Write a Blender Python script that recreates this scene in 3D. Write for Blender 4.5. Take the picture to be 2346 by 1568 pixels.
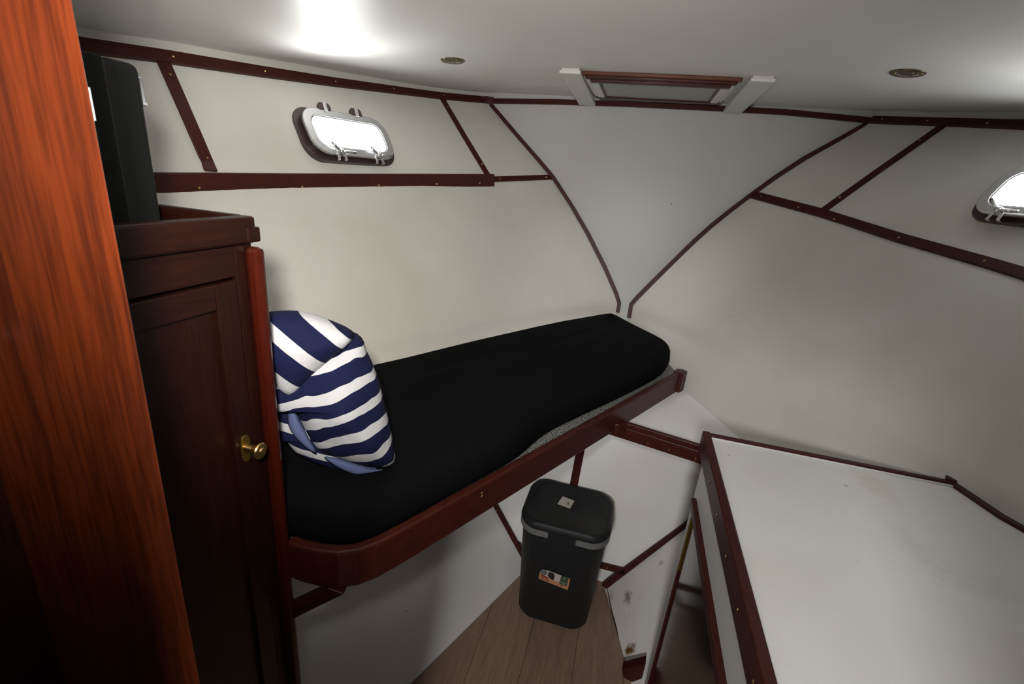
import bpy, bmesh, math, random
import numpy as np
from mathutils import Vector, Matrix

random.seed(4)
for o in list(bpy.data.objects): bpy.data.objects.remove(o)
scene = bpy.context.scene
COL = scene.collection
EYE = 1.65                       # eye height above the cabin sole; geometry below is written relative to the eye level
IMW, IMH, FPX = 2346, 1568, 1080.0
PITCH, ROLL, YAW = map(math.radians, (19.3, 5.3, -13.3136))

# ------------------------------------------------------------------ camera
FWD = Vector((math.sin(YAW)*math.cos(PITCH), math.cos(YAW)*math.cos(PITCH), -math.sin(PITCH)))
_r = Vector((math.cos(YAW), -math.sin(YAW), 0)); _u = _r.cross(FWD)
RGT = _r*math.cos(ROLL) + _u*math.sin(ROLL); UPV = -_r*math.sin(ROLL) + _u*math.cos(ROLL)
cam_data = bpy.data.cameras.new('camera')
cam_data.sensor_fit = 'HORIZONTAL'; cam_data.sensor_width = 36.0
cam_data.lens = 36.0*FPX/IMW; cam_data.clip_start = 0.02
camera = bpy.data.objects.new('camera', cam_data); COL.objects.link(camera)
m = Matrix((RGT, UPV, -FWD)).transposed().to_4x4(); m.translation = (0, 0, EYE)
camera.matrix_world = m
scene.camera = camera

# ------------------------------------------------------------------ world, lights, exposure
scene.view_settings.view_transform = 'Standard'
scene.view_settings.look = 'None'
scene.view_settings.exposure = 0.0
scene.view_settings.gamma = 1.0
scene.view_settings.use_curve_mapping = False
scene.cycles.use_denoising = True
scene.cycles.max_bounces = 8
world = bpy.data.worlds.new('world'); scene.world = world; world.use_nodes = True
world.node_tree.nodes['Background'].inputs[0].default_value = (0.9, 0.95, 1.0, 1)
world.node_tree.nodes['Background'].inputs[1].default_value = 0.02

def lamp(name, kind, loc, target, energy, color=(1, 1, 1), **kw):
    d = bpy.data.lights.new(name, kind); d.energy = energy; d.color = color
    for k, v in kw.items(): setattr(d, k, v)
    o = bpy.data.objects.new(name, d); COL.objects.link(o)
    o.location = Vector(loc)+Vector((0, 0, EYE))
    o.rotation_euler = (Vector(target)-Vector(loc)).to_track_quat('-Z', 'Y').to_euler()
    return o
# the photographer's flash, held a little above and left of the lens
lamp('camera_flash', 'SPOT', (-0.06, -0.01, 0.11), (-0.95, 1.45, 0.30), 86, (1.0, 0.955, 0.885),
     spot_size=math.radians(127), spot_blend=1.0, shadow_soft_size=0.035)
# daylight thrown up through each porthole onto the deckhead (sun glancing off the water)
lamp('porthole_glint', 'SPOT', (-1.09, 1.62, 0.13), (-0.99, 1.50, 0.35), 5.5, (1, 0.99, 0.96),
     spot_size=math.radians(108), spot_blend=1.0, shadow_soft_size=0.05)
lamp('porthole_glint', 'SPOT', (1.09, 1.62, 0.13), (1.0, 1.52, 0.35), 4.0, (1, 0.99, 0.96),
     spot_size=math.radians(108), spot_blend=1.0, shadow_soft_size=0.05)
# sky light falling straight down through the glass of the roof hatch
lamp('hatch_daylight', 'AREA', (-0.017, 2.21, 0.3655), (-0.017, 2.21, -1.0), 0.5, (0.95, 0.98, 1.0),
     shape='RECTANGLE', size=0.43, size_y=0.28, spread=math.radians(70))
# light of the saloon coming through the doorway behind the photographer
lamp('saloon_light', 'AREA', (-0.19, -1.6, 0.45), (0.10, 1.6, -0.95), 44.0, (1.0, 0.99, 0.975), shape='DISK', size=0.28)

# ------------------------------------------------------------------ pixel <-> place helpers
def ray(px, py):
    return FWD + RGT*((px-IMW/2)/FPX) - UPV*((py-IMH/2)/FPX)
def on_z(px, py, z): d = ray(px, py); return d*(z/d.z)
def on_y(px, py, y): d = ray(px, py); return d*(y/d.y)
def on_plane(px, py, p0, n):
    d = ray(px, py); n = Vector(n); return d*(Vector(p0).dot(n)/d.dot(n))

def pchip(xs, ys):
    xs = np.array(xs, float); ys = np.array(ys, float); h = np.diff(xs); dl = np.diff(ys)/h
    n = len(xs); d = np.zeros(n)
    for i in range(1, n-1):
        if dl[i-1]*dl[i] > 0:
            w1 = 2*h[i]+h[i-1]; w2 = h[i]+2*h[i-1]
            d[i] = (w1+w2)/(w1/dl[i-1]+w2/dl[i])
    d[0] = dl[0]; d[-1] = dl[-1]
    def f(x):
        if x <= xs[0]: return ys[0]+d[0]*(x-xs[0])
        if x >= xs[-1]: return ys[-1]+d[-1]*(x-xs[-1])
        i = int(np.searchsorted(xs, x)-1); i = max(0, min(n-2, i)); t = (x-xs[i])/h[i]
        return float((1+2*t)*(1-t)**2*ys[i]+t*(1-t)**2*h[i]*d[i]+t*t*(3-2*t)*ys[i+1]+t*t*(t-1)*h[i]*d[i+1])
    return f

# ------------------------------------------------------------------ the hull shape
def y_bow(z): return 2.415+0.145*(z+0.6)               # raked bow panel
_prof = []
for rx, rz in [(.36, .158), (.338, .135), (.262, .073), (.19, .0065), (.1365, -.0525), (.0945, -.1065), (.052, -.1665), (.023, -.212), (.0112, -.232)]:
    y = 2.502/(1-.145*rz); _prof.append((rz*y, rx*y))
_prof = _prof[::-1]
_xb = pchip([p[0] for p in _prof], [p[1] for p in _prof])
def x_bow(z): return _xb(z) if z > _prof[0][0] else _prof[0][1]
LEV = {-.76: [(1.936, .263), (1.557, .439), (1.2, .60), (.6, .85), (-.9, .98)],
       -.60: [(2.39, .062), (1.744, .523), (1.285, .783), (1.108, .895), (1.016, .94), (.85, 1.0), (.6, 1.07), (.2, 1.12), (-.9, 1.14)],
       -.05: [(2.24, .70), (2.0, .90), (1.79, 1.053), (1.70, 1.105), (1.445, 1.228), (1.235, 1.285), (1.083, 1.31), (.8, 1.34), (.4, 1.36), (-.9, 1.37)],
       .27: [(2.3155, .978), (2.086, 1.12), (1.817, 1.236), (1.524, 1.326), (1.213, 1.397), (1.041, 1.428), (.8, 1.46), (.4, 1.49), (-.9, 1.5)]}
_zl = sorted(LEV); _g = []
for z in _zl:
    q = [0.0]+[y_bow(z)-p[0] for p in LEV[z]]; g = [0.0]+[p[1]-x_bow(z) for p in LEV[z]]
    _g.append(pchip(q, g))
def hull_x(y, z):
    q = y_bow(z)-y
    i = 0
    while i < len(_zl)-2 and z > _zl[i+1]: i += 1
    t = (z-_zl[i])/(_zl[i+1]-_zl[i])
    return x_bow(z)+(1-t)*_g[i](q)+t*_g[i+1](q)
def hull_n(x, y, z):
    s = 1 if x > 0 else -1; e = .004
    fy = (hull_x(y+e, z)-hull_x(y-e, z))/(2*e); fz = (hull_x(y, z+e)-hull_x(y, z-e))/(2*e)
    n = Vector((-s, fy, fz)); n.normalize(); return n      # points into the cabin
def on_hull(px, py, back=0.0):
    d = ray(px, py); lo, hi = None, None; t = .3
    F = lambda t: abs(d.x*t)-hull_x(d.y*t, d.z*t)
    while t < 6:
        if F(t) > 0: hi = t; lo = t-.02; break
        t += .02
    for _ in range(40):
        mid = (lo+hi)/2
        if F(mid) > 0: hi = mid
        else: lo = mid
    return d*lo
BOWN = Vector((0, -1, .145)).normalized()
def on_bow(px, py): return on_plane(px, py, (0, y_bow(0), 0), BOWN)

_ce = []
for _p in [(205, 66), (400, 97), (519, 119), (698, 150), (848, 177), (997, 201), (1110, 214)]:
    _h = on_hull(*_p); _ce.append((_h.y, _h.z))
_ce = [(-.9, _ce[0][1]-.05), (.4, _ce[0][1]-.02)]+_ce+[(2.62, .393)]
_ze = pchip([p[0] for p in _ce], [p[1] for p in _ce])
_cr = [(on_hull(*_p).y, on_hull(*_p).z) for _p in [(2600, 258), (2346, 257.5), (2149, 257.5), (2010, 255.5)]]
_cr = [(-.9, _ce[0][1]), (.8, _ze(.8)+.012)]+_cr+[(2.62, .399)]
_zr = pchip([p[0] for p in _cr], [p[1] for p in _cr])
def ceil_z(x, y):
    zc = .396; ze = min((_zr if x > 0 else _ze)(y), zc+.004); xe = hull_x(min(y, 2.5), ze)
    return zc-(zc-ze)*min(abs(x)/xe, 1.12)**2.4
def on_ceil(px, py):
    d = ray(px, py); t = .3; F = lambda t: d.z*t-ceil_z(d.x*t, d.y*t)
    while F(t) < 0: t += .01
    lo, hi = t-.01, t
    for _ in range(30):
        mid = (lo+hi)/2
        if F(mid) > 0: hi = mid
        else: lo = mid
    return d*lo

# ------------------------------------------------------------------ materials
def mat(name, color, rough=.5, metal=0., spec=.5, coat=0., coat_rough=.1, emit=None, strength=0.):
    mt = bpy.data.materials.new(name); mt.use_nodes = True
    b = mt.node_tree.nodes['Principled BSDF']
    b.inputs['Base Color'].default_value = (*color, 1); b.inputs['Roughness'].default_value = rough
    b.inputs['Metallic'].default_value = metal; b.inputs['Specular IOR Level'].default_value = spec
    b.inputs['Coat Weight'].default_value = coat; b.inputs['Coat Roughness'].default_value = coat_rough
    if emit: b.inputs['Emission Color'].default_value = (*emit, 1); b.inputs['Emission Strength'].default_value = strength
    return mt
def NT(mt): return mt.node_tree.nodes, mt.node_tree.links, mt.node_tree.nodes['Principled BSDF']
def noise(n, l, scale, vec=None, detail=4, mapscale=None, coord='Object', rough=.5):
    tc = n.new('ShaderNodeTexCoord'); src = tc.outputs[coord]
    if mapscale:
        mp = n.new('ShaderNodeMapping'); mp.inputs['Scale'].default_value = mapscale
        l.new(src, mp.inputs[0]); src = mp.outputs[0]
    t = n.new('ShaderNodeTexNoise'); t.inputs['Scale'].default_value = scale; t.inputs['Detail'].default_value = detail
    t.inputs['Roughness'].default_value = rough
    l.new(src, t.inputs['Vector']); return t
def ramp(n, l, fac, stops):
    r = n.new('ShaderNodeValToRGB'); l.new(fac, r.inputs[0])
    while len(r.color_ramp.elements) < len(stops): r.color_ramp.elements.new(.5)
    for e, (p, c) in zip(r.color_ramp.elements, stops): e.position = p; e.color = (*c, 1)
    return r
def mixc(n, l, fac, a, b, mode='MIX'):
    x = n.new('ShaderNodeMix'); x.data_type = 'RGBA'; x.blend_type = mode
    for sock, v in ((x.inputs[0], fac), (x.inputs[6], a), (x.inputs[7], b)):
        if hasattr(v, 'links'): l.new(v, sock)
        else: sock.default_value = (*v, 1) if isinstance(v, tuple) else v
    return x.outputs[2]
def bump(n, l, b, h, strength, dist=.002):
    x = n.new('ShaderNodeBump'); x.inputs['Strength'].default_value = strength; x.inputs['Distance'].default_value = dist
    l.new(h, x.inputs['Height']); l.new(x.outputs[0], b.inputs['Normal'])

def lining(name, base, dirt, rough=.5, coat=0., bumps=.12):
    mt = mat(name, base, rough, coat=coat); n, l, b = NT(mt)
    a = noise(n, l, 2.2, detail=5); r = ramp(n, l, a.outputs[0], [(.46, (0, 0, 0)), (.78, (1, 1, 1))])
    c = mixc(n, l, r.outputs[0], base, dirt)
    s = noise(n, l, 34, detail=2); r2 = ramp(n, l, s.outputs[0], [(.0, (0, 0, 0)), (.775, (0, 0, 0)), (.80, (1, 1, 1))])
    l.new(mixc(n, l, r2.outputs[0], c, tuple(.55*v for v in dirt)), b.inputs['Base Color'])
    f = noise(n, l, 420, detail=2); bump(n, l, b, f.outputs[0], bumps, .0006); return mt
def stains(mt, spots):
    n, l, b = NT(mt); src = b.inputs['Base Color'].links[0].from_socket
    geo = n.new('ShaderNodeNewGeometry')
    for (x, y, z), rad, (sx, sy, sz), colr, amt in spots:
        mp = n.new('ShaderNodeVectorMath'); mp.operation = 'SUBTRACT'; l.new(geo.outputs['Position'], mp.inputs[0]); mp.inputs[1].default_value = (x, y, z+EYE)
        sc_ = n.new('ShaderNodeVectorMath'); sc_.operation = 'MULTIPLY'; l.new(mp.outputs[0], sc_.inputs[0]); sc_.inputs[1].default_value = (sx/rad, sy/rad, sz/rad)
        ln = n.new('ShaderNodeVectorMath'); ln.operation = 'LENGTH'; l.new(sc_.outputs[0], ln.inputs[0])
        nz = n.new('ShaderNodeTexNoise'); nz.inputs['Scale'].default_value = 55; nz.inputs['Detail'].default_value = 4; l.new(geo.outputs['Position'], nz.inputs[0])
        ad = n.new('ShaderNodeMath'); ad.operation = 'MULTIPLY_ADD'; l.new(nz.outputs[0], ad.inputs[0]); ad.inputs[1].default_value = 1.6; l.new(ln.outputs['Value'], ad.inputs[2])
        r = ramp(n, l, ad.outputs[0], [(.75, (amt,)*3), (1.0, (0, 0, 0))]); r.color_ramp.elements[0].position = .62
        # ramp works on 0..1, so distances are halved first
        hv = n.new('ShaderNodeMath'); hv.operation = 'MULTIPLY'; l.new(ad.outputs[0], hv.inputs[0]); hv.inputs[1].default_value = .55; l.new(hv.outputs[0], r.inputs[0])
        src = mixc(n, l, r.outputs[0], src, colr)
    l.new(src, b.inputs['Base Color'])
M_HULL = lining('hull_lining', (.575, .56, .52), (.51, .485, .435))
M_PANEL = lining('white_panel', (.80, .785, .77), (.72, .67, .615))
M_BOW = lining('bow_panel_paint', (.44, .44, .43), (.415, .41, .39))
M_COUNTER = lining('counter_laminate', (.80, .795, .77), (.70, .685, .645), .42)
stains(M_COUNTER, [((.63, 1.14, -.606), .05, (1, .6, 1), (.60, .53, .40), .3), ((.62, .92, -.606), .04, (1, .5, 1), (.6, .57, .5), .25), ((.69, .85, -.606), .05, (.5, 1, 1), (.6, .58, .52), .22)])
M_CEIL = lining('deckhead_gloss_paint', (.66, .655, .635), (.62, .61, .58), .42, coat=.10, bumps=.22)

def wood(name, dark, light, axis, rough=.42, coat=.06, scale=9., specks=False, spec=.22):
    mt = mat(name, dark, rough, coat=coat, coat_rough=.12, spec=spec); n, l, b = NT(mt)
    ms = [7, 7, 7]; ms['xyz'.index(axis)] = .55
    a = noise(n, l, scale, detail=6, mapscale=tuple(ms), rough=.6)
    r = ramp(n, l, a.outputs[0], [(.30, dark), (.70, light)])
    p = noise(n, l, scale*6, detail=3, mapscale=tuple(ms))
    c = mixc(n, l, .45, r.outputs[0], ramp(n, l, p.outputs[0], [(.35, dark), (.6, light)]).outputs[0])
    if specks:
        s = noise(n, l, 26, detail=1); k = ramp(n, l, s.outputs[0], [(0, (0, 0, 0)), (.755, (0, 0, 0)), (.775, (1, 1, 1))])
        c = mixc(n, l, k.outputs[0], c, (.30, .20, .16))
    l.new(c, b.inputs['Base Color']); bump(n, l, b, p.outputs[0], .08, .0008); return mt
WD, WL = (.024, .0046, .0032), (.060, .0105, .0062)
M_TRIM = {a: wood('mahogany_trim_'+a, WD, WL, a) for a in 'xyz'}
M_JAMB = wood('mahogany_jamb', (.017, .0030, .0012), (.080, .0130, .0024), 'z', .40, .04, 4., True)
M_WARD = {a: wood('mahogany_wardrobe_'+a, (.0070, .0016, .0010), (.0165, .0039, .0020), a, .38, .08) for a in 'xyz'}
M_HATCHW = wood('hatch_mahogany', (.075, .022, .012), (.13, .04, .02), 'x')
M_POST = wood('mahogany_post', (.030, .0034, .0016), (.048, .0056, .0024), 'z', .32, .12)
M_GLOSS = wood('dark_gloss_door', (.008, .0045, .0036), (.016, .0085, .006), 'z', .12, .6, 6.)
M_BRASS = mat('brass', (.62, .42, .16), .28, 1.0)
M_OLDBRASS = mat('aged_brass', (.22, .135, .03), .42, .9)
M_CHROME = mat('chrome', (.72, .72, .73), .16, 1.0)
M_ALU = mat('polished_aluminium', (.62, .62, .63), .34, .85)
M_FLANGE = mat('brown_flange', (.042, .022, .018), .38, coat=.2)
M_BLACKP = mat('black_plastic', (.010, .011, .012), .5)
M_BINBLK = mat('charcoal_bin_plastic', (.013, .0138, .0145), .55, spec=.3)
M_GREYP = mat('grey_clip_plastic', (.15, .15, .15), .5)
M_WHITE = mat('white_paint_and_glare', (.58, .575, .55), .45)
M_SEAM = mat('dark_seam', (.004, .004, .004), .7)
M_RUBBER = mat('dark_caulk', (.02, .017, .014), .7)
M_BEZEL = mat('dull_brass_chrome', (.20, .17, .11), .22, .95)
M_LENS = mat('lamp_lens', (.30, .30, .29), .15, coat=.5)
M_PAPER = mat('sticker_paper', (.52, .49, .42), .6)
M_ORANGE = mat('label_orange', (.50, .22, .11), .55)
M_LWHITE = mat('label_white', (.50, .46, .45), .55)
M_LGREEN = mat('label_green', (.045, .075, .04), .55)
M_LRED = mat('label_red', (.27, .03, .015), .55)
M_LDARK = mat('label_ink', (.02, .018, .018), .55)
M_LPALE = mat('label_pale_ink', (.22, .25, .2), .55)
M_HGLASS = mat('hatch_glass', (.26, .255, .24), .35)
M_PANE = mat('daylight_glass', (.9, .9, .9), .1, coat=.6, emit=(.96, .985, 1.0), strength=13.0)
M_WOODEND = mat('worn_paint_chip', (.55, .53, .5), .6)

M_SHEET = mat('black_sheet', (.0042, .0043, .0048), .9, spec=.04); n, l, b = NT(M_SHEET)
b.inputs['Sheen Weight'].default_value = .0; b.inputs['Sheen Roughness'].default_value = .5
w1 = noise(n, l, 5.5, detail=3, mapscale=(3.2, .8, 1)); w1.inputs['Distortion'].default_value = .6
bump(n, l, b, w1.outputs[0], .30, .012)
M_PAD = mat('speckled_underlay', (.2, .2, .19), .9); n, l, b = NT(M_PAD)
s = noise(n, l, 190, detail=2); r = ramp(n, l, s.outputs[0], [(.40, (.035, .035, .032)), (.62, (.27, .27, .255))]); l.new(r.outputs[0], b.inputs['Base Color'])
bump(n, l, b, s.outputs[0], .6, .002)
M_CASE = mat('black_case_cloth', (.0045, .005, .0052), .75, spec=.2)
M_NAVY = (.0055, .0072, .038)
M_FLOORS = []
for i in range(4):
    k = .86+.09*i
    M_FLOORS.append(wood('laminate_plank_%d' % i, (.165*k, .105*k, .075*k), (.265*k, .175*k, .125*k), 'y', .42, .1, 5.5))

def stripe_mat(name, expr_axes, period, width, phase, bend=(0, 0, 0)):
    """navy cloth with white stripes across coordinate w = a*x + c*z + wobble (object space, metres)"""
    mt = mat(name, M_NAVY, .85, spec=.2); n, l, b = NT(mt)
    tc = n.new('ShaderNodeTexCoord'); sp = n.new('ShaderNodeSeparateXYZ'); l.new(tc.outputs['Object'], sp.inputs[0])
    def mth(op, a, c=None, d=None):
        x = n.new('ShaderNodeMath'); x.operation = op
        for i, v in enumerate((a, c, d)):
            if v is None: continue
            if hasattr(v, 'links'): l.new(v, x.inputs[i])
            else: x.inputs[i].default_value = v
        return x.outputs[0]
    w = mth('ADD', mth('MULTIPLY', sp.outputs[0], expr_axes[0]), mth('MULTIPLY', sp.outputs[2], expr_axes[1]))
    t = mth('MAXIMUM', mth('SUBTRACT', sp.outputs[0], bend[0]), 0.0)
    w = mth('ADD', w, mth('MULTIPLY', mth('MULTIPLY', t, t), bend[1]))
    nz = n.new('ShaderNodeTexNoise'); nz.inputs['Scale'].default_value = 11; nz.inputs['Detail'].default_value = 2
    l.new(tc.outputs['Object'], nz.inputs[0])
    w = mth('ADD', w, mth('MULTIPLY', mth('SUBTRACT', nz.outputs[0], .5), bend[2]))
    f = mth('FRACT', mth('ADD', mth('DIVIDE', w, period), phase+10))
    k = mth('LESS_THAN', f, width/period)
    l.new(mixc(n, l, k, M_NAVY, (.50, .50, .52)), b.inputs['Base Color'])
    wv = n.new('ShaderNodeTexNoise'); wv.inputs['Scale'].default_value = 16; wv.inputs['Detail'].default_value = 4
    l.new(tc.outputs['Object'], wv.inputs[0]); bump(n, l, b, wv.outputs[0], .6, .010)
    return mt

# ------------------------------------------------------------------ mesh helpers (coordinates relative to the eye)
def link(o, parent=None):
    COL.objects.link(o)
    if parent: o.parent = parent
    return o
def wloc(o):
    v = Vector(o.location)
    while o.parent: o = o.parent; v += o.location
    return v
def tag(o, label=None, cat=None, group=None, kind=None):
    for k, v in (('label', label), ('category', cat), ('group', group), ('kind', kind)):
        if v: o[k] = v
    return o
def empty(name, loc, label=None, cat=None, group=None, kind=None):
    o = bpy.data.objects.new(name, None); o.location = Vector(loc)+Vector((0, 0, EYE)); o.empty_display_size = .05
    link(o); return tag(o, label, cat, group, kind)
def mesh(name, verts, faces, material, parent=None, smooth=False, bevel=0., label=None, cat=None, kind=None, solid=0., group=None, mats=None, angle=None):
    vs = [Vector(v)+Vector((0, 0, EYE)) for v in verts]
    if parent: base = wloc(parent)
    else:
        base = Vector(((min(v.x for v in vs)+max(v.x for v in vs))/2, (min(v.y for v in vs)+max(v.y for v in vs))/2, min(v.z for v in vs)))
    me = bpy.data.meshes.new(name); me.from_pydata([v-base for v in vs], [], faces); me.update()
    bm = bmesh.new(); bm.from_mesh(me); bmesh.ops.recalc_face_normals(bm, faces=bm.faces); bm.to_mesh(me); bm.free()
    me.materials.append(material)
    o = bpy.data.objects.new(name, me)
    if not parent: o.location = base
    link(o, parent)
    if smooth:
        for p in me.polygons: p.use_smooth = True
    if solid:
        s = o.modifiers.new('thickness', 'SOLIDIFY'); s.thickness = solid; s.offset = -1
    if bevel:
        bv = o.modifiers.new('edge', 'BEVEL'); bv.width = bevel; bv.segments = 2; bv.limit_method = 'ANGLE'; bv.angle_limit = math.radians(35)
    return tag(o, label, cat, group, kind)
def box(name, lo, hi, material, parent=None, bevel=.002, **kw):
    (a, b_, c), (d, e, f) = lo, hi
    v = [(x, y, z) for x in (a, d) for y in (b_, e) for z in (c, f)]
    return mesh(name, v, [(0, 1, 3, 2), (4, 6, 7, 5), (0, 4, 5, 1), (2, 3, 7, 6), (0, 2, 6, 4), (1, 5, 7, 3)], material, parent, bevel=bevel, **kw)
def prism(name, poly, vec, material, parent=None, bevel=.0015, **kw):
    n = len(poly); vec = Vector(vec); v = [Vector(p) for p in poly]+[Vector(p)+vec for p in poly]
    f = [tuple(range(n)), tuple(range(2*n-1, n-1, -1))]+[(i, (i+1) % n, n+(i+1) % n, n+i) for i in range(n)]
    return mesh(name, v, f, material, parent, bevel=bevel, **kw)
def strip(name, pts, normals, width, thick, material, parent=None, bevel=.0015, widths=None, sink=.004, **kw):
    """flat moulding along a 3D path lying on a surface with the given normals"""
    pts = [Vector(p) for p in pts]; V, F = [], []
    n = len(pts)
    for i, p in enumerate(pts):
        t = (pts[min(i+1, n-1)]-pts[max(i-1, 0)]).normalized(); nn = Vector(normals[i] if isinstance(normals, list) else normals)
        s = t.cross(nn).normalized(); nn = s.cross(t).normalized()
        w = (widths[i] if widths else width)/2
        V += [p-s*w-nn*sink, p+s*w-nn*sink, p+s*w+nn*thick, p-s*w+nn*thick]
    for i in range(n-1):
        a, c = 4*i, 4*i+4
        for k in range(4): F.append((a+k, a+(k+1) % 4, c+(k+1) % 4, c+k))
    F += [(0, 3, 2, 1), tuple(4*(n-1)+k for k in range(4))]
    return mesh(name, V, F, material, parent, bevel=bevel, **kw)
def resample(pts, step):
    pts = [Vector(p) for p in pts]; out = [pts[0]]
    for a, c in zip(pts, pts[1:]):
        k = max(1, int(round((c-a).length/step)))
        out += [a.lerp(c, (i+1)/k) for i in range(k)]
    return out
def pxline(pts, step=25):
    out = [pts[0]]
    for (ax, ay), (bx, by) in zip(pts, pts[1:]):
        k = max(1, int(math.hypot(bx-ax, by-ay)/step))
        out += [(ax+(bx-ax)*(i+1)/k, ay+(by-ay)*(i+1)/k) for i in range(k)]
    return out
def disc_mesh(rad, thick, seg=12):
    me = bpy.data.meshes.new('screw_head')
    v = [(rad*math.cos(2*math.pi*i/seg), rad*math.sin(2*math.pi*i/seg), 0) for i in range(seg)]
    v += [(x*.7, y*.7, thick) for x, y, _ in v]
    f = [tuple(range(seg, 2*seg))]+[(i, (i+1) % seg, seg+(i+1) % seg, seg+i) for i in range(seg)]
    me.from_pydata(v, [], f); me.materials.append(M_BRASS); me.update(); return me
SCREW = disc_mesh(.0036, .0012)
def screws(parent, pts):
    for p, nn in pts:
        o = bpy.data.objects.new('screw', SCREW); link(o, parent)
        o.location = Vector(p)+Vector((0, 0, EYE))-wloc(parent)
        o.rotation_euler = Vector(nn).to_track_quat('Z', 'Y').to_euler()
def lathe(name, prof, c, axis, material, parent=None, seg=28, **kw):
    c = Vector(c); q = Vector(axis).to_track_quat('Z', 'Y'); V, F = [], []; n = len(prof)
    for r, h in prof:
        for i in range(seg):
            a = 2*math.pi*i/seg; V.append(c+q @ Vector((r*math.cos(a), r*math.sin(a), h)))
    for j in range(n-1):
        for i in range(seg): F.append((j*seg+i, j*seg+(i+1) % seg, (j+1)*seg+(i+1) % seg, (j+1)*seg+i))
    F += [tuple(range(seg)), tuple((n-1)*seg+i for i in range(seg))]
    o = mesh(name, V, F, material, parent, smooth=True, **kw)
    e = o.modifiers.new('split', 'EDGE_SPLIT'); e.split_angle = math.radians(40); return o
def tube(name, pts, rad, material, parent=None, seg=10, **kw):
    pts = [Vector(p) for p in pts]; V, F = [], []
    for i, p in enumerate(pts):
        t = (pts[min(i+1, len(pts)-1)]-pts[max(i-1, 0)]).normalized(); q = t.to_track_quat('Z', 'Y')
        for k in range(seg):
            a = 2*math.pi*k/seg; V.append(p+q @ Vector((rad*math.cos(a), rad*math.sin(a), 0)))
    for j in range(len(pts)-1):
        for i in range(seg): F.append((j*seg+i, j*seg+(i+1) % seg, (j+1)*seg+(i+1) % seg, (j+1)*seg+i))
    F += [tuple(range(seg)), tuple((len(pts)-1)*seg+i for i in range(seg))]
    return mesh(name, V, F, material, parent, smooth=True, **kw)

# ================================================================== SETTING
# floor of laminate planks running fore and aft
floor = box('floor', (-1.05, -.6, -1.70), (.62, 1.75, -1.6585), M_RUBBER, bevel=0, kind='structure', label='brown laminate plank floor of the cabin')
PW = .178; x = -1.03; k = 0
while x < .6:
    cuts = [-.58]+[[.55, .86][k % 2]]+[1.72]
    for a, c in zip(cuts, cuts[1:]):
        box('plank', (x+.0006, a+.0006, -1.6585), (x+PW-.0006, c-.0006, -1.65), M_FLOORS[(k*3+int(a*7)) % 4], floor, bevel=.0008)
    x += PW; k += 1

# hull sides
ys = list(np.linspace(-.85, 1.6, 26))+list(np.linspace(1.66, 2.6, 34))
zs = list(np.linspace(-.80, -.62, 5))+list(np.linspace(-.6, -.06, 22))+list(np.linspace(-.03, .50, 14))
def hull_side(s, name, label):
    V, F = [], []
    for z in zs:
        yb = y_bow(z)
        for j, t in enumerate(np.linspace(0, 1, 64)):
            y = yb-(yb+.85)*t**1.6
            V.append((s*hull_x(y, z), y, z))
    n = 64
    for i in range(len(zs)-1):
        for j in range(n-1): F.append((i*n+j, i*n+j+1, (i+1)*n+j+1, (i+1)*n+j))
    o = mesh(name, V, F, M_HULL, smooth=True, kind='structure', label=label)
    return o
wall_l = hull_side(-1, 'wall_left', 'off-white flared hull lining behind the berth')
wall_r = hull_side(1, 'wall_right', 'grey-white flared hull lining above the counter')
V, F = [], []; zz = list(np.linspace(-.80, .46, 60))
for z in zz:
    for t in (-1, -.5, 0, .5, 1): V.append((t*(x_bow(z)+.004), y_bow(z), z))
for i in range(len(zz)-1):
    for j in range(4): F.append((i*5+j, i*5+j+1, i*5+j+6, i*5+j+5))
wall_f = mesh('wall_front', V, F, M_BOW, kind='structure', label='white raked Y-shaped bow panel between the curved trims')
# deckhead
V, F = [], []; xs_ = np.linspace(-1.62, 1.62, 73); yy = np.linspace(-.85, 2.62, 60)
for y in yy:
    for x in xs_: V.append((x, y, ceil_z(x, y)))
n = len(xs_)
for i in range(len(yy)-1):
    for j in range(n-1): F.append((i*n+j, i*n+j+1, (i+1)*n+j+1, (i+1)*n+j))
ceiling = mesh('ceiling', V, F, M_CEIL, smooth=True, kind='structure', label='glossy white cambered deckhead')

# unseen after bulkhead, added so its opening confines the saloon light
prism('wall_back_light_mask', [(-1.28, -.22, -1.66), (-.315, -.22, -1.66), (-.315, -.22, .10), (.265, -.22, .10), (.265, -.22, -1.66), (1.28, -.22, -1.66), (1.28, -.22, .33), (.6, -.22, .39), (-.6, -.22, .39), (-1.28, -.22, .33)],
      (0, -.03, 0), M_HULL, bevel=0, kind='structure', label='unseen after bulkhead added behind the camera, its opening cut to shape the light')
# lower panels: leaning hull panels either side of the sole and the cross panel behind the bin
YP = 1.67
def plane_from(a, b_, c): a, b_, c = map(Vector, (a, b_, c)); return a, (b_-a).cross(c-a).normalized()
p1a, p1b, p1c = Vector((-.222, YP, -1.65)), Vector((-.4125, YP, -1.351)), Vector((-.487, 1.033, -1.65))
fl = (p1c-p1a); up1 = (p1b-p1a)
q0 = p1a; q1 = p1a+fl*2.0; k1 = (.895/up1.z)
prism('wall_left_lower', [q0, q1, q1+up1*k1, q0+up1*k1], (-.012, -.004, -.006), M_PANEL, bevel=0, kind='structure', label='white leaning panel under the berth beside the floor')
r0, r1 = Vector((.119, YP, -1.65)), Vector((.119+.3212*.72, YP-.72, -1.65)); upr = Vector((.25, 0, .4055)); k2 = .88/upr.z
def on_p4(px, py): return on_plane(px, py, r0, (r1-r0).cross(upr).normalized())
def on_p1(px, py): return on_plane(px, py, p1a, fl.cross(up1).normalized())
M_P4 = lining('stained_panel', (.78, .755, .73), (.66, .59, .51))
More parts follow.
